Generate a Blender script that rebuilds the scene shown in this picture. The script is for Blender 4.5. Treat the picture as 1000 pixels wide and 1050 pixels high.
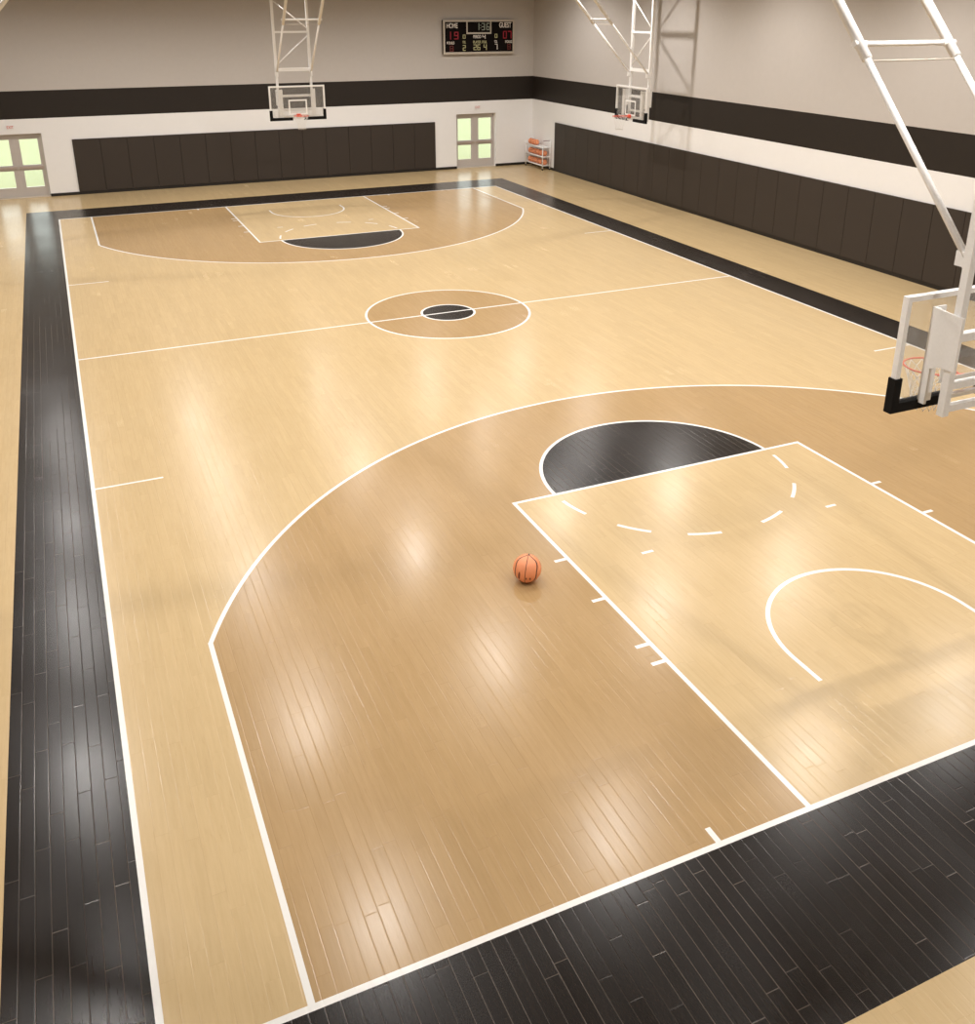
import bpy, bmesh, math, random
from mathutils import Vector, Matrix
random.seed(7)
S = 0.3048                      # the court is laid out in feet; the scene is in metres
PI = math.pi
scn = bpy.context.scene
for o in list(bpy.data.objects):
    bpy.data.objects.remove(o)
COL = scn.collection

# ------------------------------------------------------------------ camera
cam_d = bpy.data.cameras.new('camera')
cam = bpy.data.objects.new('camera', cam_d); COL.objects.link(cam)
yaw, pitch = 0.4171, 0.3647
f = Vector((math.sin(yaw)*math.cos(pitch), math.cos(yaw)*math.cos(pitch), -math.sin(pitch)))
r = Vector((math.cos(yaw), -math.sin(yaw), 0)); u = r.cross(f)
cam.matrix_world = Matrix(((r.x, u.x, -f.x, .5848*S), (r.y, u.y, -f.y, -15.1677*S), (r.z, u.z, -f.z, 20.6017*S), (0, 0, 0, 1)))
cam_d.sensor_fit = 'HORIZONTAL'; cam_d.sensor_width = 36.0
cam_d.lens = 982.61/1000*36.0
cam_d.shift_y = -0.1406
cam_d.clip_start = .05; cam_d.clip_end = 500
scn.camera = cam

# ------------------------------------------------------------------ world, lamps' strength, exposure
LAMP_W = 525.0
LAMP_COL = (1.0, .955, .915)
LAMP_ANGLE = 158.0
LAMP_BLEND = .75
LAMP_X = [-3.2, 10.8, 25.3, 40.0, 53]
LAMP_Y = [4.5 + 17.5*k for k in range(6)]
LAMP_Z = 26.6
CEIL_Z = 28.8
vs = scn.view_settings
scn.display_settings.display_device = 'sRGB'
vs.view_transform = 'Standard'; vs.look = 'None'; vs.gamma = 1.0; vs.exposure = 0.0
vs.use_curve_mapping = False
w = bpy.data.worlds.new('sky'); scn.world = w; w.use_nodes = True
wn = w.node_tree; wn.nodes.clear()
wo = wn.nodes.new('ShaderNodeOutputWorld'); wb = wn.nodes.new('ShaderNodeBackground')
wb.inputs['Color'].default_value = (.95, .98, .97, 1); wb.inputs['Strength'].default_value = 2.6
wn.links.new(wb.outputs[0], wo.inputs[0])

# ------------------------------------------------------------------ node helpers
class NT:
    def __init__(s, name):
        s.m = bpy.data.materials.new(name); s.m.use_nodes = True
        s.t = s.m.node_tree; s.t.nodes.clear()
        s.out = s.n('ShaderNodeOutputMaterial')
    def n(s, kind, **kw):
        x = s.t.nodes.new(kind)
        for k, v in kw.items(): setattr(x, k, v)
        return x
    def put(s, sock, v):
        if hasattr(v, 'is_output'): s.t.links.new(v, sock)
        elif isinstance(v, (tuple, list)):
            sock.default_value = tuple(v) + ((1,) if len(v) == 3 and len(sock.default_value) == 4 else ())
        else: sock.default_value = v
    def m_(s, op, a, b=0.0, c=None):
        x = s.n('ShaderNodeMath', operation=op)
        s.put(x.inputs[0], a); s.put(x.inputs[1], b)
        if c is not None: s.put(x.inputs[2], c)
        return x.outputs[0]
    def add(s, a, b): return s.m_('ADD', a, b)
    def sub(s, a, b): return s.m_('SUBTRACT', a, b)
    def mul(s, *a):
        v = a[0]
        for b in a[1:]: v = s.m_('MULTIPLY', v, b)
        return v
    def mx(s, *a):
        v = a[0]
        for b in a[1:]: v = s.m_('MAXIMUM', v, b)
        return v
    def lt(s, a, b): return s.m_('LESS_THAN', a, b)
    def gt(s, a, b): return s.m_('GREATER_THAN', a, b)
    def ab(s, a): return s.m_('ABSOLUTE', a)
    def near(s, a, v, h): return s.lt(s.ab(s.sub(a, v)), h)
    def rad(s, a, b): return s.m_('SQRT', s.add(s.mul(a, a), s.mul(b, b)))
    def mix(s, fac, a, b):
        x = s.n('ShaderNodeMix', data_type='RGBA')
        s.put(x.inputs[0], fac); s.put(x.inputs[6], a); s.put(x.inputs[7], b)
        return x.outputs[2]
    def noise(s, vec, scale, detail=3, rough=.5):
        x = s.n('ShaderNodeTexNoise'); s.put(x.inputs['Vector'], vec)
        x.inputs['Scale'].default_value = scale; x.inputs['Detail'].default_value = detail
        x.inputs['Roughness'].default_value = rough
        return x.outputs[0]
    def ramp(s, v, lo, hi, a, b):
        x = s.n('ShaderNodeMapRange'); s.put(x.inputs[0], v)
        x.inputs[1].default_value = lo; x.inputs[2].default_value = hi; x.inputs[3].default_value = a; x.inputs[4].default_value = b
        return x.outputs[0]
    def pbr(s, col, rough=.5, metal=0.0, bump=None, bdist=.002, bstr=.3, **kw):
        b = s.n('ShaderNodeBsdfPrincipled')
        s.put(b.inputs['Base Color'], col); s.put(b.inputs['Roughness'], rough); s.put(b.inputs['Metallic'], metal)
        if bump is not None:
            bn = s.n('ShaderNodeBump'); bn.inputs['Strength'].default_value = bstr; bn.inputs['Distance'].default_value = bdist
            s.put(bn.inputs['Height'], bump); s.t.links.new(bn.outputs[0], b.inputs['Normal'])
        for k, v in kw.items(): s.put(b.inputs[k.replace('_', ' ')], v)
        s.t.links.new(b.outputs[0], s.out.inputs[0])
        return b
    def obj(s): return s.n('ShaderNodeTexCoord').outputs['Object']

def simple(name, col, rough=.5, metal=0.0, nscale=40, namt=.06, **kw):
    t = NT(name)
    nz = t.noise(t.obj(), nscale, 3)
    c = t.mix(nz, tuple(x*(1-namt) for x in col), tuple(min(1, x*(1+namt)) for x in col))
    t.pbr(c, t.ramp(nz, 0, 1, max(0, rough-.05), rough+.05), metal, **kw)
    return t.m

# ------------------------------------------------------------------ materials
def floor_material():
    t = NT('maple_court')
    co = t.obj()
    sc = t.n('ShaderNodeVectorMath', operation='SCALE'); t.put(sc.inputs[0], co); sc.inputs['Scale'].default_value = 1/S
    sep = t.n('ShaderNodeSeparateXYZ'); t.put(sep.inputs[0], sc.outputs[0])
    x, y = sep.outputs[0], sep.outputs[1]
    h = .0833
    xs = t.ab(t.sub(x, 25)); ym = t.ab(t.sub(y, 47)); yy = t.sub(47, ym)
    inx = t.lt(xs, 25); iny = t.gt(yy, 0)
    court = t.mul(inx, iny)
    outer = t.mul(t.lt(xs, 25.17), t.gt(yy, -.17))
    border = t.mul(t.lt(xs, 28.27), t.gt(yy, -5.12))
    rc = t.rad(xs, ym)                                        # centre circle
    yb = t.sub(yy, 5.25); rb = t.rad(xs, yb)                  # basket
    yf = t.sub(yy, 19.0); rf = t.rad(xs, yf)                  # free-throw spot
    L = [t.mul(outer, t.sub(1, court)),
         t.mul(t.lt(ym, h), inx),
         t.near(rc, 5.92, h), t.near(rc, 1.92, h),
         t.mul(t.near(xs, 21.96, h), t.gt(yy, 0), t.lt(yy, 14.2)),
         t.mul(t.near(rb, 23.69, h), t.gt(yy, 14.14)),
         t.mul(t.near(xs, 7.98, h), t.gt(yy, 0), t.lt(yy, 19.07)),
         t.mul(t.near(yy, 18.99, h), t.lt(xs, 8.06)),
         t.mul(t.near(rf, 5.92, h), t.gt(yy, 19)),
         t.mul(t.near(rb, 3.95, h), t.gt(yy, 5.25)),
         t.mul(t.near(xs, 3.95, h), t.gt(yy, 4), t.lt(yy, 5.26)),
         t.mul(t.near(xs, 11, h), t.gt(yy, 0), t.lt(yy, .5)),
         t.mul(t.near(yy, 28, .07), t.gt(xs, 22), inx),
         t.mul(t.near(yy, 13.1, .075), t.near(xs, 4.78, .27))]
    tick = t.mx(*[t.near(yy, v, h) for v in (6.95, 7.96, 10.97, 13.98)])
    L.append(t.mul(tick, t.near(xs, 8.3, .27)))
    ang = t.m_('ARCTAN2', t.mul(yf, -1), xs)
    dash = t.mx(*[t.near(ang, math.radians(v), math.radians(7.15)) for v in (14, 43.6, 72.6)])
    L.append(t.mul(dash, t.near(rf, 5.92, h), t.lt(yf, 0)))
    lines = t.mx(*L)
    key = t.mul(t.lt(xs, 8), t.lt(yy, 19))
    arc = t.mul(t.mx(t.mul(t.lt(xs, 22), t.lt(yy, 14.2)), t.mul(t.lt(rb, 23.7), t.gt(yy, 14.19))), t.sub(1, key), court)
    tan = t.mx(arc, t.lt(rc, 5.92))
    dark = t.mx(t.mul(border, t.sub(1, outer)), t.lt(rc, 1.92), t.mul(t.lt(rf, 5.92), t.gt(yy, 19)))
    # planks run along the court's length
    pw = .365
    row = t.m_('FLOOR', t.m_('DIVIDE', x, pw))
    wn1 = t.n('ShaderNodeTexWhiteNoise', noise_dimensions='1D'); t.put(wn1.inputs['W'], row)
    yo = t.add(y, t.mul(wn1.outputs[0], 37.0))
    plen = 3.9
    cell = t.m_('FLOOR', t.m_('DIVIDE', yo, plen))
    wn2 = t.n('ShaderNodeTexWhiteNoise', noise_dimensions='2D')
    cv = t.n('ShaderNodeCombineXYZ'); t.put(cv.inputs[0], row); t.put(cv.inputs[1], cell)
    t.put(wn2.inputs['Vector'], cv.outputs[0])
    rnd = wn2.outputs[0]
    fx = t.sub(t.m_('DIVIDE', x, pw), row); fy = t.sub(t.m_('DIVIDE', yo, plen), cell)
    ex = t.mul(t.m_('MINIMUM', fx, t.sub(1, fx)), pw); ey = t.mul(t.m_('MINIMUM', fy, t.sub(1, fy)), plen)
    edge = t.m_('MINIMUM', ex, ey)
    big = t.noise(sc.outputs[0], .22, 2)
    seam_on = t.ramp(t.noise(cv.outputs[0], .37, 2), .42, .58, .12, 1.0)
    seam = t.mul(t.ramp(edge, .004, .013, 1, 0), seam_on)
    # grain: noise stretched along the board
    mp = t.n('ShaderNodeMapping'); t.put(mp.inputs[0], sc.outputs[0]); mp.inputs['Scale'].default_value = (9.0, .55, 1)
    off = t.n('ShaderNodeVectorMath', operation='ADD'); t.put(off.inputs[0], mp.outputs[0])
    t.put(off.inputs[1], cv.outputs[0])
    grain = t.noise(off.outputs[0], 1.0, 5, .62)
    fine = t.noise(off.outputs[0], 5.5, 3, .6)
    g = t.add(t.mul(grain, .7), t.mul(fine, .3))
    def wood(a, b):
        c = t.mix(t.ramp(g, .3, .7, 0, 1), a, b)
        k = t.ramp(rnd, 0, 1, .975, 1.02)
        mm = t.n('ShaderNodeMix', data_type='RGBA', blend_type='MULTIPLY'); mm.inputs[0].default_value = 1
        kc = t.n('ShaderNodeCombineColor'); [t.put(kc.inputs[i], k) for i in range(3)]
        t.put(mm.inputs[6], c); t.put(mm.inputs[7], kc.outputs[0])
        return mm.outputs[2]
    light = wood(WOOD_LIGHT[0], WOOD_LIGHT[1])
    tanc = wood(WOOD_TAN[0], WOOD_TAN[1])
    blk = wood(WOOD_BLACK[0], WOOD_BLACK[1])
    mp2 = t.n('ShaderNodeMapping'); t.put(mp2.inputs[0], sc.outputs[0]); mp2.inputs['Scale'].default_value = (10.0, .75, 1)
    off2 = t.n('ShaderNodeVectorMath', operation='ADD'); t.put(off2.inputs[0], mp2.outputs[0]); t.put(off2.inputs[1], cv.outputs[0])
    streak = t.mul(t.ramp(t.noise(off2.outputs[0], 1.6, 4, .68), .575, .72, 0, 1), t.ramp(t.noise(sc.outputs[0], .6, 2), .42, .6, .15, 1))
    light = t.mix(t.mul(streak, .34), light, (.40, .235, .085)); tanc = t.mix(t.mul(streak, .34), tanc, (.25, .135, .055))
    light = t.mix(t.mul(seam, .28), light, (.36, .22, .09)); tanc = t.mix(t.mul(seam, .36), tanc, (.26, .14, .06))
    blk = t.mix(t.mul(seam, .8), blk, (.15, .12, .095))
    c = t.mix(tan, light, tanc); c = t.mix(dark, c, blk); c = t.mix(lines, c, (.84, .825, .79))
    spk = t.noise(sc.outputs[0], 26, 4, .7)
    rough = t.add(t.ramp(big, .3, .7, .215, .265), t.mul(t.sub(spk, .5), .06))
    rough = t.add(rough, t.mul(t.sub(rnd, .5), .02))
    hgt = t.add(t.mul(t.ramp(edge, .0, .02, 0, 1), 1.0), t.mul(g, .05))
    b = t.pbr(c, rough, 0, bump=hgt, bdist=.0012, bstr=.30)
    b.inputs['Specular IOR Level'].default_value = FLOOR_SPEC
    return t.m
WOOD_LIGHT = ((.54, .39, .20), (.605, .45, .245))
WOOD_TAN = ((.39, .25, .112), (.45, .30, .143))
WOOD_BLACK = ((.0085, .0056, .0038), (.016, .0108, .0074))
FLOOR_SPEC = .29

def wall_material():
    t = NT('painted_wall')
    sep = t.n('ShaderNodeSeparateXYZ'); t.put(sep.inputs[0], t.obj())
    z = t.m_('DIVIDE', sep.outputs[2], S)
    nz = t.noise(t.obj(), 6, 4)
    up = t.mix(nz, (.525, .488, .453), (.555, .518, .483))
    wh = t.mix(nz, (.86, .85, .835), (.89, .88, .865))
    dk = t.mix(nz, (.0165, .012, .0088), (.021, .0152, .0112))
    c = t.mix(t.gt(z, 8.93), wh, dk); c = t.mix(t.gt(z, 11.98), c, up)
    t.pbr(c, .55, bump=t.noise(t.obj(), 90, 3), bdist=.001, bstr=.1, Specular_IOR_Level=.35)
    return t.m

def glass_material(name, tint, haze, hazecol=(.85, .83, .8)):
    t = NT(name)
    tr = t.n('ShaderNodeBsdfTransparent'); tr.inputs[0].default_value = tint + (1,)
    gl = t.n('ShaderNodeBsdfGlossy'); gl.inputs['Roughness'].default_value = .03
    df = t.n('ShaderNodeBsdfDiffuse'); df.inputs[0].default_value = hazecol + (1,)
    nz = t.noise(t.obj(), 3, 2)
    m1 = t.n('ShaderNodeMixShader'); t.put(m1.inputs[0], t.ramp(nz, 0, 1, haze*.85, haze*1.15))
    t.t.links.new(tr.outputs[0], m1.inputs[1]); t.t.links.new(df.outputs[0], m1.inputs[2])
    tl = t.n('ShaderNodeBsdfTranslucent'); tl.inputs[0].default_value = hazecol + (1,)
    m0 = t.n('ShaderNodeMixShader'); m0.inputs[0].default_value = .5
    t.t.links.new(df.outputs[0], m0.inputs[1]); t.t.links.new(tl.outputs[0], m0.inputs[2]); t.t.links.new(m0.outputs[0], m1.inputs[2])
    geo = t.n('ShaderNodeNewGeometry')
    fr = t.n('ShaderNodeFresnel'); t.put(fr.inputs[0], t.ramp(geo.outputs['Backfacing'], 0, 1, 1.5, 1/1.5))
    m2 = t.n('ShaderNodeMixShader'); t.t.links.new(fr.outputs[0], m2.inputs[0])
    t.t.links.new(m1.outputs[0], m2.inputs[1]); t.t.links.new(gl.outputs[0], m2.inputs[2])
    t.t.links.new(m2.outputs[0], t.out.inputs[0])
    return t.m

def ball_material():
    t = NT('basketball_leather')
    sep = t.n('ShaderNodeSeparateXYZ'); nm = t.n('ShaderNodeVectorMath', operation='NORMALIZE')
    t.put(nm.inputs[0], t.obj()); t.put(sep.inputs[0], nm.outputs[0])
    x, y, z = sep.outputs
    z4 = t.m_('POWER', t.ab(z), 4.0)
    loop = t.mul(.74, t.sub(1, z4))
    s = t.mx(t.lt(t.ab(x), .022), t.lt(t.ab(y), .022), t.lt(t.ab(t.sub(t.ab(x), loop)), .032))
    # dark printed marks on the panels either side of the seam
    def spot(px, pz, rx, rz, sy=1):
        d = t.rad(t.m_('DIVIDE', t.sub(x, px), rx), t.m_('DIVIDE', t.sub(z, pz), rz))
        return t.mul(t.lt(d, 1), t.gt(t.mul(y, sy), 0))
    marks = t.mx(spot(-.10, -.52, .05, .09), spot(-.36, -.50, .06, .09), spot(.42, -.40, .075, .30))
    peb = t.n('ShaderNodeTexVoronoi'); t.put(peb.inputs['Vector'], t.obj()); peb.inputs['Scale'].default_value = 240
    c = t.mix(t.noise(t.obj(), 20), (.84, .29, .125), (.92, .36, .18))
    c = t.mix(marks, c, (.20, .045, .022)); c = t.mix(s, c, (.035, .012, .008))
    t.pbr(c, .48, bump=t.sub(t.ramp(peb.outputs[0], 0, .5, 0, .25), s), bdist=.003, bstr=.4)
    return t.m

def lawn_material():
    t = NT('mown_grass')
    n1 = t.noise(t.obj(), .35, 4); n2 = t.noise(t.obj(), 9, 4)
    c = t.mix(n1, (.36, .385, .20), (.43, .43, .26)); c = t.mix(t.mul(n2, .4), c, (.36, .42, .24))
    t.pbr(c, .9)
    return t.m

M = {}
M['floor'] = floor_material()
M['wall'] = wall_material()
M['ceiling'] = simple('ceiling_paint', (.10, .088, .078), .8)
M['pad'] = simple('dark_brown_vinyl', (.034, .0242, .0175), .6, namt=.10)
M['base'] = simple('black_rubber_base', (.012, .009, .007), .5)
M['steel'] = simple('white_powder_coat', (.87, .855, .83), .42)
M['blackpad'] = simple('black_foam', (.003, .0024, .002), .8, Specular_IOR_Level=.25)
M['white'] = simple('white_paint', (.86, .85, .83), .4)
M['glass'] = glass_material('backboard_glass', (.975, .975, .97), .11)
M['rim'] = simple('orange_red_steel', (.72, .10, .045), .4)
M['net'] = simple('white_cord', (.82, .80, .77), .8)
M['doorpaint'] = simple('warm_grey_door', (.52, .475, .44), .45)
M['bar'] = simple('pinkish_steel_bar', (.50, .42, .37), .35, .3)
M['pane'] = glass_material('door_glass', (.97, .99, .96), .02)
M['sill'] = simple('pale_threshold', (.62, .54, .44), .5)
M['ball'] = ball_material()
M['lawn'] = lawn_material()
M['path'] = simple('pale_concrete', (.80, .79, .76), .9)
M['cab'] = simple('scoreboard_black', (.0055, .003, .0026), .9, Specular_IOR_Level=.2)
M['trim'] = simple('scoreboard_cream_frame', (.56, .50, .42), .45)
M['caster'] = simple('caster_rubber', (.02, .017, .015), .5)
M['grip'] = simple('dark_red_grip', (.16, .05, .04), .5)
M['lamp'] = simple('lamp_housing', (.55, .54, .52), .4, .4)
def emis(name, col, st):
    t = NT(name); nz = t.noise(t.obj(), 8)
    e = t.pbr(col, .5); t.put(e.inputs['Emission Color'], col); t.put(e.inputs['Emission Strength'], t.ramp(nz, 0, 1, st*.9, st*1.1))
    return t.m
M['lens'] = emis('lamp_lens', (1, .93, .84), 6)
M['ledred'] = emis('red_led', (.30, .01, .02), .12)
M['leddim'] = emis('dim_red_led', (.12, .016, .012), .1)
M['ledgreen'] = emis('grey_green_led', (.30, .32, .25), .1)
M['ledyellow'] = emis('yellow_green_led', (.46, .43, .22), .12)
M['letter'] = simple('white_lettering', (.88, .82, .76), .5)
M['exitred'] = simple('exit_red', (.62, .10, .06), .5)
M['exitpink'] = simple('faded_exit_pink', (.72, .36, .36), .5)

# ------------------------------------------------------------------ mesh helpers (feet in, metres out)
class MB:
    def __init__(s): s.b = bmesh.new()
    def box(s, x0, x1, y0, y1, z0, z1, bev=0.0):
        v = [s.b.verts.new((a*S, b*S, c*S)) for a in (x0, x1) for b in (y0, y1) for c in (z0, z1)]
        fs = [s.b.faces.new([v[i] for i in q]) for q in ((0, 1, 3, 2), (4, 6, 7, 5), (0, 4, 5, 1), (2, 3, 7, 6), (0, 2, 6, 4), (1, 5, 7, 3))]
        if bev:
            es = list({e for q in fs for e in q.edges})
            bmesh.ops.bevel(s.b, geom=es, offset=bev*S, segments=2, affect='EDGES', profile=.7)
        return s
    def tube(s, p, q, ra, n=12, rb=None, cap=True, square=False):
        p, q = Vector(p), Vector(q); d = (q-p).normalized()
        if square: n = 4
        a = Vector((0, 1, 0)) if abs(d.y) < .9 else Vector((1, 0, 0))
        if square and abs(d.z) < .5: a = Vector((0, 0, 1))
        e1 = d.cross(a).normalized(); e2 = d.cross(e1)
        rb = ra if rb is None else rb
        k = math.sqrt(2) if square else 1; ph = PI/4 if square else 0
        R = []
        for c, rr in ((p, ra), (q, rb)):
            R.append([s.b.verts.new((c + k*rr*(math.cos(ph+2*PI*i/n)*e1 + math.sin(ph+2*PI*i/n)*e2))*S) for i in range(n)])
        for i in range(n):
            fc = s.b.faces.new((R[0][i], R[0][(i+1) % n], R[1][(i+1) % n], R[1][i])); fc.smooth = not square
        if cap: s.b.faces.new(R[0][::-1]); s.b.faces.new(R[1])
        return s
    def torus(s, c, R, rr, n=48, k=10):
        g = [[s.b.verts.new(((c[0]+(R+rr*math.cos(2*PI*j/k))*math.cos(2*PI*i/n))*S, (c[1]+(R+rr*math.cos(2*PI*j/k))*math.sin(2*PI*i/n))*S, (c[2]+rr*math.sin(2*PI*j/k))*S)) for j in range(k)] for i in range(n)]
        for i in range(n):
            for j in range(k):
                fc = s.b.faces.new((g[i][j], g[(i+1) % n][j], g[(i+1) % n][(j+1) % k], g[i][(j+1) % k])); fc.smooth = True
        return s
    def path(s, pts, ra, n=5):
        """A bent cord through pts."""
        P = [Vector(p) for p in pts]; R = []
        for i, p in enumerate(P):
            d = (P[min(i+1, len(P)-1)] - P[max(i-1, 0)]).normalized()
            a = Vector((0, 0, 1)) if abs(d.z) < .9 else Vector((1, 0, 0))
            e1 = d.cross(a).normalized(); e2 = d.cross(e1)
            R.append([s.b.verts.new((p + ra*(math.cos(2*PI*k/n)*e1 + math.sin(2*PI*k/n)*e2))*S) for k in range(n)])
        for A, B in zip(R, R[1:]):
            for k in range(n):
                fc = s.b.faces.new((A[k], A[(k+1) % n], B[(k+1) % n], B[k])); fc.smooth = True
        s.b.faces.new(R[0][::-1]); s.b.faces.new(R[-1])
        return s
    def lathe(s, c, prof, n=24):
        R = [[s.b.verts.new(((c[0]+rr*math.cos(2*PI*i/n))*S, (c[1]+rr*math.sin(2*PI*i/n))*S, (c[2]+z)*S)) for i in range(n)] for rr, z in prof]
        for A, B in zip(R, R[1:]):
            for i in range(n):
                fc = s.b.faces.new((A[i], A[(i+1) % n], B[(i+1) % n], B[i])); fc.smooth = True
        s.b.faces.new(R[0]); s.b.faces.new(R[-1][::-1])
        return s
    def sphere(s, c, ra, n=32, m=20):
        bmesh.ops.create_uvsphere(s.b, u_segments=n, v_segments=m, radius=ra*S, matrix=Matrix.Translation(Vector(c)*S))
        for fc in s.b.faces: fc.smooth = True
        return s
    def poly(s, pts, axis, a, b):
        """Prism of an outline; axis is the direction it is extruded along, from a to b."""
        def at(p, v): return {'x': (v, p[0], p[1]), 'y': (p[0], v, p[1]), 'z': (p[0], p[1], v)}[axis]
        A = [s.b.verts.new(Vector(at(p, a))*S) for p in pts]; B = [s.b.verts.new(Vector(at(p, b))*S) for p in pts]
        n = len(pts)
        s.b.faces.new(A); s.b.faces.new(B[::-1])
        for i in range(n): s.b.faces.new((A[i], B[i], B[(i+1) % n], A[(i+1) % n]))
        return s
    def go(s, name, mat, parent=None, label=None):
        bmesh.ops.recalc_face_normals(s.b, faces=s.b.faces)
        me = bpy.data.meshes.new(name); s.b.to_mesh(me); s.b.free()
        me.materials.append(mat)
        o = bpy.data.objects.new(name, me); COL.objects.link(o)
        if parent: o.parent = parent
        if label: o['label'] = label
        return o

def thing(name, label, cat, loc=(0, 0, 0), rz=0, group=None):
    o = bpy.data.objects.new(name, None); COL.objects.link(o)
    o.empty_display_size = .2
    o.location = Vector(loc)*S; o.rotation_euler = (0, 0, rz)
    return tag(o, label, cat, group)
def tag(o, label, cat, group=None):
    o['label'] = label; o['category'] = cat
    if group: o['group'] = group
    return o
def struct(o, label=None, cat=None):
    o['kind'] = 'structure'
    if label: o['label'] = label
    if cat: o['category'] = cat
    return o
def copy_tree(o, parent=None):
    c = o.copy(); COL.objects.link(c); c.parent = parent
    for ch in list(o.children): copy_tree(ch, c)
    return c
def text_mesh(name, body, cx, cz, width, height, yf, mat, parent, depth=.03, label=None):
    """Lettering on a plane facing -y, centred at (cx, cz) in feet, fitted to width x height."""
    cu = bpy.data.curves.new(name, 'FONT'); cu.body = body; cu.align_x = 'CENTER'; cu.align_y = 'CENTER'
    cu.size = 1; cu.extrude = .01; cu.offset = .012
    tmp = bpy.data.objects.new('tmp', cu); COL.objects.link(tmp)
    dg = bpy.context.evaluated_depsgraph_get(); dg.update()
    me = bpy.data.meshes.new_from_object(tmp.evaluated_get(dg)); bpy.data.objects.remove(tmp); bpy.data.curves.remove(cu)
    X = [v.co.x for v in me.vertices]; Y = [v.co.y for v in me.vertices]
    sx = width/(max(X)-min(X)); sy = height/(max(Y)-min(Y)); mx = (max(X)+min(X))/2; my = (max(Y)+min(Y))/2
    for v in me.vertices:
        v.co = Vector((cx+(v.co.x-mx)*sx, yf - depth/2 - v.co.z/.01*depth/2, cz+(v.co.y-my)*sy))*S
    me.name = name; me.materials.clear(); me.materials.append(mat)
    o = bpy.data.objects.new(name, me); COL.objects.link(o); o.parent = parent
    if label: o['label'] = label
    return o
SEG = {'0': 'abcdef', '1': 'bc', '2': 'abged', '3': 'abgcd', '4': 'fgbc', '5': 'afgcd', '6': 'afgedc', '7': 'abc', '8': 'abcdefg', '9': 'abcdfg'}
def digit(ch, cx, cz, w_, h_, yf, mat, parent, t=None):
    """One seven-segment digit facing -y."""
    t = t or w_*.22
    b = MB(); x0, x1, z0, z1 = cx-w_/2, cx+w_/2, cz-h_/2, cz+h_/2; y0 = yf-.03
    for s in SEG[ch]:
        if s == 'a': b.box(x0, x1, y0, yf, z1-t, z1)
        if s == 'g': b.box(x0, x1, y0, yf, cz-t/2, cz+t/2)
        if s == 'd': b.box(x0, x1, y0, yf, z0, z0+t)
        if s == 'b': b.box(x1-t, x1, y0, yf, cz, z1)
        if s == 'c': b.box(x1-t, x1, y0, yf, z0, cz)
        if s == 'f': b.box(x0, x0+t, y0, yf, cz, z1)
        if s == 'e': b.box(x0, x0+t, y0, yf, z0, cz)
    return b.go('digit', mat, parent)

# ------------------------------------------------------------------ the room
XL, XR, YN, YF = -12.4, 62.4, -19.0, 108.8
def gym_floor():
    o = MB().box(XL-1, XR+1, YN-1, YF+1.2, -.4, 0).go('floor', M['floor'])
    return struct(o, 'maple gym floor with white court lines, tan three-point areas and black border', 'floor')
gym_floor()
struct(MB().box(XL-1, XR+1, YN-1, YF+1.2, CEIL_Z, CEIL_Z+.5).go('ceiling', M['ceiling']), 'dark gym ceiling above the lamps', 'ceiling')
struct(MB().box(XL-1, XL, YN-1, YF+1.2, 0, CEIL_Z).go('wall_left', M['wall']), 'left gym wall with a dark painted band', 'wall')
struct(MB().box(XR, XR+1, YN-1, YF+1.2, 0, CEIL_Z).go('wall_right', M['wall']), 'right gym wall with a dark painted band', 'wall')
struct(MB().box(XL, XR, YN-1, YN, 0, CEIL_Z).go('wall_near', M['wall']), 'gym wall behind the near basket', 'wall')
DOORS = ((-6.6, -.65), (50.9, 56.75)); DH = 7.27
b = MB()
xx = [XL] + [v for d in DOORS for v in d] + [XR]
for i in range(0, len(xx), 2): b.box(xx[i], xx[i+1], YF, YF+1.0, 0, DH)
b.box(XL, XR, YF, YF+1.0, DH, CEIL_Z)
struct(b.go('wall_far', M['wall']), 'far gym wall with a dark painted band and two doorways', 'wall')
b = MB()
for i in range(0, len(xx), 2): b.box(xx[i], xx[i+1], YF-.09, YF, 0, .34, .02)
struct(b.go('baseboard_far', M['base']), 'black baseboard along the far wall', 'baseboard')
struct(MB().box(XR-.09, XR, YN, YF-.09, 0, .34, .02).go('baseboard_right', M['base']), 'black baseboard along the right wall', 'baseboard')
struct(MB().box(XL, XL+.09, YN, YF-.09, 0, .34, .02).go('baseboard_left', M['base']), 'black baseboard along the left wall', 'baseboard')
struct(MB().box(-80, 130, YF+1.2, 330, -.5, -.15).go('lawn', M['lawn']), 'green lawn outside the far doors', 'lawn')
struct(MB().box(-80, 20, YF+1.2, YF+8.9, -.5, -.1).go('path', M['path']), 'pale concrete path outside the far doors', 'path')

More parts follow.
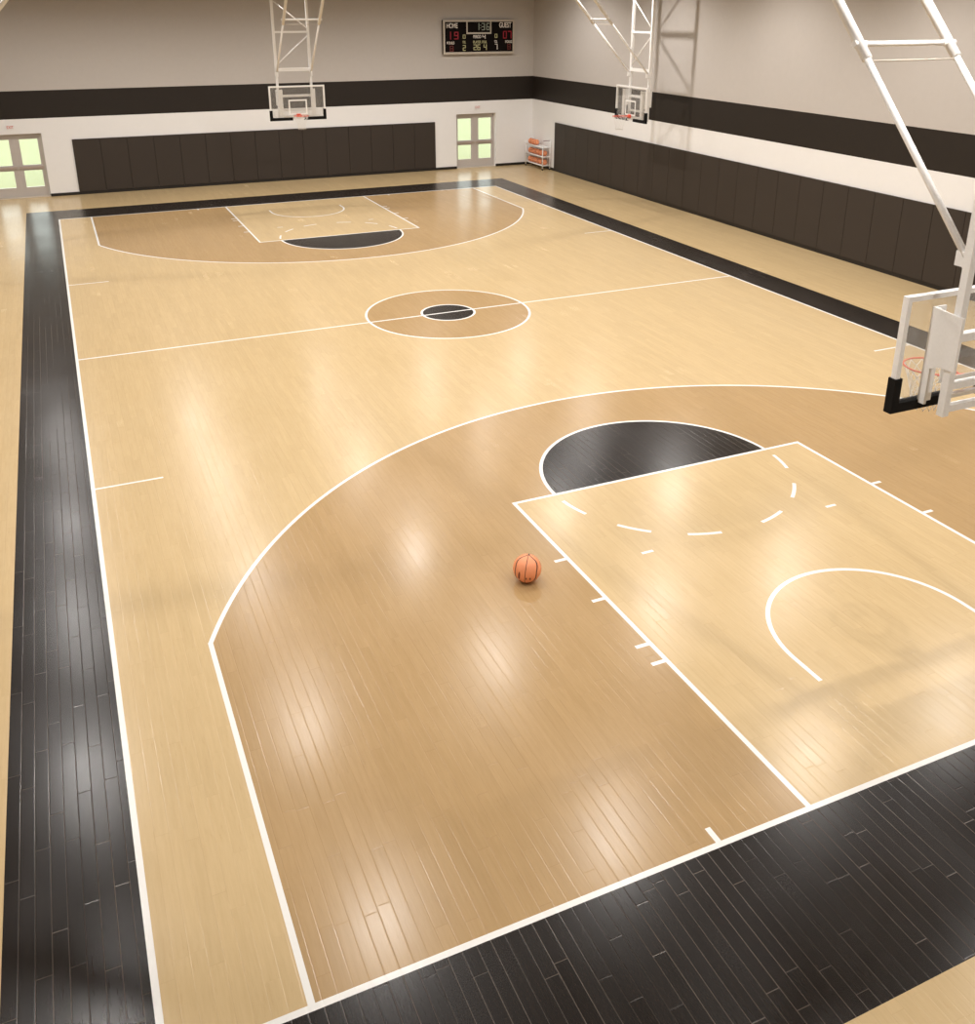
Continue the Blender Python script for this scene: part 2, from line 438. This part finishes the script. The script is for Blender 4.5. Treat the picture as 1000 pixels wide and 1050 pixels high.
# ------------------------------------------------------------------ doors in the far wall
def make_door(name, x0, x1, label):
    d = bpy.data.objects.new(name, None); COL.objects.link(d)
    d.location = Vector(((x0+x1)/2, YF+.5, 0))*S; struct(d, label, 'door')
    hw = (x1-x0)/2
    fr = MB(); fw = .17
    fr.box(-hw, -hw+fw, -.05, .35, .07, DH).box(hw-fw, hw, -.05, .35, .07, DH).box(-hw+fw, hw-fw, -.05, .35, DH-fw, DH)
    fr.go('door_frame', M['doorpaint'], d)
    MB().box(-hw, hw, -.5, .45, 0, .07, .015).go('threshold', M['sill'], d)
    y0, y1 = .05, .22
    zs = (.09, 1.15, 3.08, 3.70, 6.62, DH-fw-.02)
    for sgn in (-1, 1):
        a, c = (-hw+fw+.01, -.002) if sgn < 0 else (.002, hw-fw-.01)
        pa, pc = (-2.52, -.54) if sgn < 0 else (.54, 2.47)
        lf = MB()
        lf.box(a, pa, y0, y1, zs[0], zs[5]).box(pc, c, y0, y1, zs[0], zs[5])
        lf.box(pa, pc, y0, y1, zs[0], zs[1]).box(pa, pc, y0, y1, zs[2], zs[3]).box(pa, pc, y0, y1, zs[4], zs[5])
        leaf = lf.go('door_leaf', M['doorpaint'], d)
        for za, zb in ((zs[1], zs[2]), (zs[3], zs[4])):
            MB().box(pa, pc, .12, .15, za, zb).go('pane', M['pane'], leaf)
        pb = MB().box(a+.12, c-.12, -.13, -.03, 3.30, 3.55, .02)
        pb.box(a+.14, a+.34, -.05, y0, 3.28, 3.58).box(c-.34, c-.14, -.05, y0, 3.28, 3.58)
        pb.go('push_bar', M['bar'], leaf)
    return d
make_door('door_1', *DOORS[0], 'grey glazed double door at the far left, beside the long row of wall pads')
make_door('door_2', *DOORS[1], 'grey glazed double door below the scoreboard, left of the ball rack')

# ------------------------------------------------------------------ ceiling lamps
def make_lamp():
    t = thing('high_bay_lamp', 'round high bay lamp hanging from the gym ceiling over the court', 'lamp', (0, 0, LAMP_Z), 0, 'high bay lamps over the court')
    MB().lathe((0, 0, 0), [(.75, .0), (.78, .05), (.62, .45), (.30, .70), (.22, .95), (.05, 1.0)], 28).go('lamp_housing', M['lamp'], t)
    MB().lathe((0, 0, -.06), [(.70, .05), (.70, .0), (.3, -.02)], 28).go('lens', M['lens'], t)
    MB().tube((0, 0, .95), (0, 0, CEIL_Z-LAMP_Z), .05, 8).go('hanger_rod', M['lamp'], t)
    ld = bpy.data.lights.new('lamp_light', 'SPOT'); ld.energy = LAMP_W; ld.color = LAMP_COL
    ld.spot_size = math.radians(LAMP_ANGLE); ld.spot_blend = LAMP_BLEND; ld.shadow_soft_size = .25*S
    lo = bpy.data.objects.new('lamp_light', ld); COL.objects.link(lo); lo.parent = t; lo.location = (0, 0, -.75*S)
    return t
lamp0 = make_lamp()
edge_light = next(c for c in lamp0.children if c.type == 'LIGHT').data.copy(); edge_light.energy = LAMP_W*1.16
first = True
for lx, ly in [(a, b) for a in LAMP_X for b in LAMP_Y] + [(25.3, -13.0)]:  # the last, lone lamp is added to brighten the near hoop from behind
    o = lamp0 if first else copy_tree(lamp0)
    first = False
    o.location = Vector((lx, ly, LAMP_Z))*S
    if ly in (LAMP_Y[-1], -13.0) or lx == LAMP_X[-1]:        # the far and right lamps, and the added near one, burn a little brighter
        lc = next(c for c in o.children if c.type == 'LIGHT'); lc.data = edge_light

# ------------------------------------------------------------------ wall pads
ORD = ['first', 'second', 'third', 'fourth', 'fifth', 'sixth', 'seventh', 'eighth', 'ninth', 'tenth', 'eleventh', 'twelfth', 'thirteenth', 'fourteenth', 'fifteenth',
       'sixteenth', 'seventeenth', 'eighteenth', 'nineteenth', 'twentieth', 'twenty-first', 'twenty-second', 'twenty-third', 'twenty-fourth']
def make_pad():
    return MB().box(-1.482, 1.482, -.17, -.02, .36, 6.42, .02).go('wall_pad', M['pad'])
struct(MB().box(2.5, 2.5+15*3.018, YF-.02, YF, .36, 6.40).go('gap_shade_sheet_1', M['base']), 'dark sheet added behind the far wall pads to shade their gaps', 'added sheet')  # added dark sheet: stands in for the shade in the gaps between pads
struct(MB().box(XR-.02, XR, 101.75-23*3.01, 101.75, .36, 6.40).go('gap_shade_sheet_2', M['base']), 'dark sheet added behind the right wall pads to shade their gaps', 'added sheet')  # same added sheet, darkening the gaps along the right wall
pad0 = make_pad(); first = True
for i in range(15):
    o = pad0 if first else pad0.copy()
    if not first: COL.objects.link(o)
    first = False
    wx = 3.018
    o.scale = (wx/3.0, 1, 1)
    o.location = Vector((2.5+wx*(i+.5), YF-.001, 0))*S
    where = {0: 'leftmost on the far wall, nearest the left door', 14: 'rightmost on the far wall, nearest the scoreboard door'}.get(i, 'on the far wall, %s from the left of its row' % ORD[i])
    tag(o, 'dark brown vinyl wall pad, ' + where, 'wall pad', 'wall pads on the far wall')
for i in range(23):
    o = pad0.copy(); COL.objects.link(o); o.scale = (1.003, 1, 1)
    o.rotation_euler = (0, 0, -PI/2)
    o.location = Vector((XR-.001, 101.75-3.01*(i+.5), 0))*S
    where = 'first on the right wall, next to the ball rack' if i == 0 else 'on the right wall, %s from the ball rack' % ORD[i]
    tag(o, 'dark brown vinyl wall pad, ' + where, 'wall pad', 'wall pads on the right wall')

# ------------------------------------------------------------------ basketball hoops
MX, MY = 1.83, -1.0             # masts, in hoop coordinates: the board's face is the plane y = 0 and the court lies towards +y
def make_hoop():
    t = thing('basketball_hoop', '-', 'basketball hoop')
    # backboard
    g = MB().box(-2.86, 2.86, -.06, -.01, 9.64, 12.86).go('backboard_glass', M['glass'], t)
    fr = MB(); e = .16
    fr.box(-3, -3+e, -.2, 0, 10.45, 13, .015).box(3-e, 3, -.2, 0, 10.45, 13, .015).box(-3+e, 3-e, -.2, 0, 13-e, 13, .015)
    fr.box(-3+.03, -3+e, -.18, -.02, 9.6, 10.45).box(3-e, 3-.03, -.18, -.02, 9.6, 10.45).box(-3+e, 3-e, -.18, -.02, 9.53, 9.66)
    fr.go('backboard_frame', M['steel'], g)
    tg = MB(); a, c, lo, hi, k = -1, 1, 10.02, 11.58, .155
    tg.box(a, a+k, -.012, .004, lo, hi).box(c-k, c, -.012, .004, lo, hi).box(a+k, c-k, -.012, .004, hi-k, hi).box(a+k, c-k, -.012, .004, lo, lo+k)
    tg.go('target_square', M['white'], g)
    p0, p1 = -.23, .045
    for s in (-1, 1):
        pts = [(3.04, 10.52), (2.76, 10.52), (2.76, 9.74), (.62, 9.74), (.62, 9.44), (3.04, 9.44)]
        MB().poly([(s*x, z) for x, z in pts], 'y', p0, p1).go('edge_padding', M['blackpad'], g, 'black foam edge padding')
    # rim and net
    rm = MB().torus((0, 1.25, 10), .77, .028)
    for s in (-1, 1): rm.tube((s*.22, .02, 9.97), (s*.40, .60, 9.985), .028, 8)
    rm.box(-.30, .30, .02, .34, 9.90, 9.98, .01)
    rim = rm.go('rim', M['rim'], t, 'orange-red steel rim')
    MB().box(-.22, .22, .005, .16, 9.78, 10.12, .015).go('rim_mount', M['rim'], rim)
    nt = MB(); N, rows, H = 12, 7, 1.38
    def npt(k, j):
        v = j/rows; R = .76*(1-v)**1.4*.52 + .36 + .03*v
        R = .745 - .365*(1-(1-v)**1.7)
        a_ = 2*PI*(k + (.5 if j % 2 else 0))/N
        return (R*math.cos(a_), 1.25+R*math.sin(a_), 9.97-H*v)
    for k in range(N):
        for sg in (0, 1):
            pts = []
            kk = k
            for j in range(rows+1):
                pts.append(npt(kk, j))
                if sg == 0: kk = kk if j % 2 == 0 else kk+1
                else: kk = kk-1 if j % 2 == 0 else kk
            nt.path(pts, .012, 4)
    nt.go('net', M['net'], rim, 'white cord net')
    # uprights and gusset plates behind the glass
    for s in (-1, 1):
        up = MB()
        xa, xb = sorted((s*2.0, s*1.52)); up.box(xa, xb, -.26, -.19, 9.66, 12.62)
        xa, xb = sorted((s*2.0, s*1.90)); up.box(xa, xb, -.44, -.26, 9.66, 12.62)
        u_ = up.go('upright', M['steel'], t)
        MB().poly([(-.30, 12.62), (-1.28, 12.55), (-1.28, 10.95), (-.80, 10.95), (-.44, 10.80), (-.30, 10.8)], 'x', s*1.955, s*2.03).go('gusset_plate', M['steel'], u_)
    # masts
    for s in (-1, 1):
        m = MB().tube((s*MX, MY, 9.5), (s*MX, MY, 14.1), .115, square=True).go('mast', M['steel'], t)
        MB().tube((s*MX, MY, 13.9), (s*MX, MY, CEIL_Z), .125, square=True).go('mast_sleeve', M['steel'], m)
    for z, k in ((21.68, .10), (18.35, .10), (14.58, .16), (11.9, .12), (10.42, .10), (9.72, .10)):
        MB().tube((-MX, MY, z), (MX, MY, z), k, square=True).go('crossbar', M['steel'], t)
    for a_, c_ in (((MX, 21.5), (-MX, 18.65)), ((-MX, 18.05), (MX, 15.0)), ((-MX, 25.2), (MX, 21.9))):
        MB().tube((a_[0], MY, a_[1]), (c_[0], MY, c_[1]), .065, 8).go('diagonal_brace', M['steel'], t)
    # raking struts
    def sp(z): return MY + .1 + (z-14.15)*.925
    for s in (-1, 1):
        st = MB().tube((s*MX, sp(14.1), 14.1), (s*MX, sp(19.4), 19.4), .105, 12)
        st.box(s*MX-.1, s*MX+.1, MY-.05, MY+.42, 13.92, 14.35, .02)
        so = st.go('strut', M['steel'], t)
        sl = MB().tube((s*MX, sp(19.2), 19.2), (s*MX, sp(CEIL_Z), CEIL_Z), .155, 12)
        sl.tube((s*MX-.24, sp(19.62), 19.62), (s*MX+.24, sp(19.62), 19.62), .10, 10)
        sl.go('strut_sleeve', M['steel'], so)
    sb = MB().tube((-MX, sp(19.62), 19.62), (MX, sp(19.62), 19.62), .085, 10)
    sb.go('crossbar', M['steel'], t)
    MB().tube((-MX+.2, sp(19.15), 19.15), (MX-.2, sp(19.15), 19.15), .028, 8).go('tie_rod', M['trim'], t)
    return t
hoop = make_hoop()
hoop['label'] = 'near glass-backed basketball hoop seen from behind at the right edge of the photo'
hoop.location = Vector((25, 4, 0))*S
hoop['group'] = 'ceiling-hung basketball hoops'
for lab, loc, rz in (('basketball hoop hung in front of the far wall row of pads, facing the court', (25, 90, 0), PI),
                     ('side basketball hoop hung by the right wall, its shadow falling on the wall', (57, 74.75, 0), PI/2),
                     ('side basketball hoop on the left, only a white strut showing in the top left corner', (-7, 74.75, 0), -PI/2),
                     ('side basketball hoop out of frame on the left, near the camera', (-7, 19.25, 0), -PI/2),
                     ('side basketball hoop out of frame on the right, near the camera', (57, 19.25, 0), PI/2)):
    h_ = copy_tree(hoop); h_['label'] = lab
    h_.location = Vector(loc)*S; h_.rotation_euler = (0, 0, rz)

# ------------------------------------------------------------------ scoreboard
def make_scoreboard():
    yf = YF-.5
    t = thing('scoreboard', 'black scoreboard with cream frame and red digits high on the far wall', 'scoreboard', (0, 0, 0))
    x0, x1, z0, z1 = 49.0, 59.25, 15.0, 19.28; k = .24
    t.location = Vector(((x0+x1)/2, YF, z0))*S
    def put(o):
        o.location = -t.location; return o
    put(MB().box(x0+.02, x1-.02, yf+.06, YF-.005, z0+.02, z1-.02, .02).go('cabinet', M['cab'], t))
    fr = MB().box(x0, x0+k, yf, yf+.12, z0, z1, .02).box(x1-k, x1, yf, yf+.12, z0, z1, .02).box(x0+k, x1-k, yf, yf+.12, z1-k, z1, .02).box(x0+k, x1-k, yf, yf+.12, z0, z0+k+.04, .02)
    put(fr.go('border_frame', M['trim'], t))
    y = yf+.06
    cx0, cx1, cz0 = 52.28, 55.86, 17.52
    ck = MB().box(cx0, cx0+.16, yf+.01, yf+.08, cz0, z1-k).box(cx1-.16, cx1, yf+.01, yf+.08, cz0, z1-k).box(cx0+.16, cx1-.16, yf+.01, yf+.08, cz0, cz0+.2)
    ck = put(ck.go('clock_frame', M['trim'], t))
    def px(p, q): return 49.0+(p-453.6)*(10.25/73.2), 19.28-(q-20.0)*(4.28/35.0)
    def D(ch, p, q, w_, h_, m, th=None):
        cx, cz = px(p, q); return put(digit(ch, cx, cz, w_, h_, y, M[m], t, th))
    def W(s, p, q, w_, h_, m):
        cx, cz = px(p, q); return put(text_mesh('lettering', s, cx, cz, w_, h_, y, M[m], t))
    W('HOME', 462.6, 25.8, 1.55, .62, 'letter'); W('GUEST', 517.2, 25.4, 1.75, .68, 'letter')
    D('1', 488.6, 27.0, .45, .88, 'ledgreen'); D('3', 494.3, 27.0, .45, .88, 'ledgreen'); D('6', 499.2, 27.0, .45, .88, 'ledgreen')
    cx, cz = px(491.7, 27); put(MB().box(cx-.05, cx+.05, y-.03, y, cz+.12, cz+.22).box(cx-.05, cx+.05, y-.03, y, cz-.22, cz-.12).go('colon', M['ledgreen'], t))
    D('1', 459.6, 35.8, .5, .95, 'ledred'); D('9', 466.8, 35.8, .62, .95, 'ledred')
    D('0', 516.9, 35.5, .55, .95, 'ledred'); D('7', 521.9, 35.5, .55, .95, 'ledred')
    W('FOULS', 460.9, 43.2, 1.05, .34, 'letter'); W('FOULS', 521.0, 42.6, 1.0, .34, 'letter')
    D('8', 461.9, 49.0, .55, .75, 'leddim'); D('8', 521.3, 48.0, .5, .72, 'leddim')
    D('0', 474.7, 37.0, .38, .5, 'ledyellow'); D('0', 507.6, 36.5, .38, .5, 'ledyellow')
    W('TOL', 474.6, 42.6, .46, .34, 'ledyellow'); W('TOL', 507.4, 42.4, .46, .34, 'letter')
    D('2', 474.7, 48.4, .40, .72, 'ledyellow'); D('7', 507.8, 47.6, .40, .72, 'letter')
    W('PERIOD', 488.0, 37.1, 1.12, .40, 'letter'); D('4', 495.0, 37.3, .45, .5, 'letter')
    W('PLAYER', 487.9, 42.6, 1.12, .36, 'ledyellow'); W('FOUL', 495.6, 42.6, .70, .36, 'ledyellow')
    D('2', 485.8, 48.0, .44, .72, 'ledyellow'); D('6', 489.6, 48.0, .44, .72, 'ledyellow'); D('4', 496.3, 48.0, .44, .72, 'ledyellow')
    return t
make_scoreboard()

# ------------------------------------------------------------------ exit signs
def exit_sign(cx, cz, mat, label):
    t = thing('exit_sign', label, 'sign', (cx, YF, cz), 0, 'exit signs above the doors')
    MB().box(-.48, .48, -.08, -.004, -.24, .24, .02).go('sign_box', M['white'], t)
    text_mesh('lettering', 'EXIT', 0, 0, .70, .30, -.08, mat, t, .02)
exit_sign(-3.75, 8.07, M['exitred'], 'white sign with red EXIT lettering above the far left door')
exit_sign(54.02, 8.12, M['exitpink'], 'white sign with faded pink EXIT lettering above the door below the scoreboard')

# ------------------------------------------------------------------ ball rack in the corner
RX0, RX1, RY0, RY1 = 60.95, 62.05, 102.6, 107.75
SHZ = (.62, 1.80, 3.02)
def make_rack():
    t = thing('ball_rack', 'white three-shelf rolling rack of basketballs in the far right corner', 'rack', (RX0, RY0, 0))
    dx, dy = RX1-RX0, RY1-RY0
    for i, (px_, py_) in enumerate(((0, 0), (dx, 0), (0, dy), (dx, dy))):
        top = 3.95 if px_ else 3.45
        MB().tube((px_, py_, .22), (px_, py_, top), .075, 10).go('post', M['steel'], t)
        c = MB().tube((px_-.05, py_, .12), (px_+.05, py_, .12), .12, 16)
        c.tube((px_, py_, .12), (px_, py_, .24), .03, 8)
        c.go('caster', M['caster'], t)
    for z in SHZ:
        s = MB().box(.0, dx, .0, dy, z-.03, z)
        s.tube((0, 0, z+.02), (0, dy, z+.02), .085, 8).tube((dx, 0, z+.02), (dx, dy, z+.02), .045, 8)
        s.tube((0, 0, z), (dx, 0, z), .06, 8).tube((0, dy, z), (dx, dy, z), .06, 8)
        s.go('shelf', M['steel'], t)
    MB().tube((.1, 0, 3.95), (dx, 0, 3.95), .045, 10).go('handle', M['grip'], t, 'dark red handle grip')
    return t
make_rack()

# ------------------------------------------------------------------ basketballs
BR = .395
def make_ball(ra):
    return MB().sphere((0, 0, 0), ra, 48, 32).go('basketball', M['ball'])
CR = .55
ball = make_ball(CR)
tag(ball, 'orange basketball lying alone on the tan court floor beside the lane', 'ball')
ball.location = Vector((14.83, 13.22, CR))*S
ball.rotation_euler = (math.radians(17), math.radians(-4), math.radians(145))
names = ('top', 'middle', 'bottom')
rball = make_ball(BR); first = True
for lv, n in ((2, 3), (1, 6), (0, 6)):
    for i in range(n):
        o = rball if first else rball.copy()
        if not first: COL.objects.link(o)
        first = False
        yb = RY1 - .07 - BR - i*.83
        o.location = Vector(((RX0+RX1)/2, yb, SHZ[lv]+BR+.002))*S
        o.rotation_euler = (random.uniform(0, 6), random.uniform(0, 6), random.uniform(0, 6))
        tag(o, 'orange basketball on the %s shelf of the corner rack, %s from its far end' % (names[2-lv], ORD[i]), 'ball', 'basketballs on the corner rack')
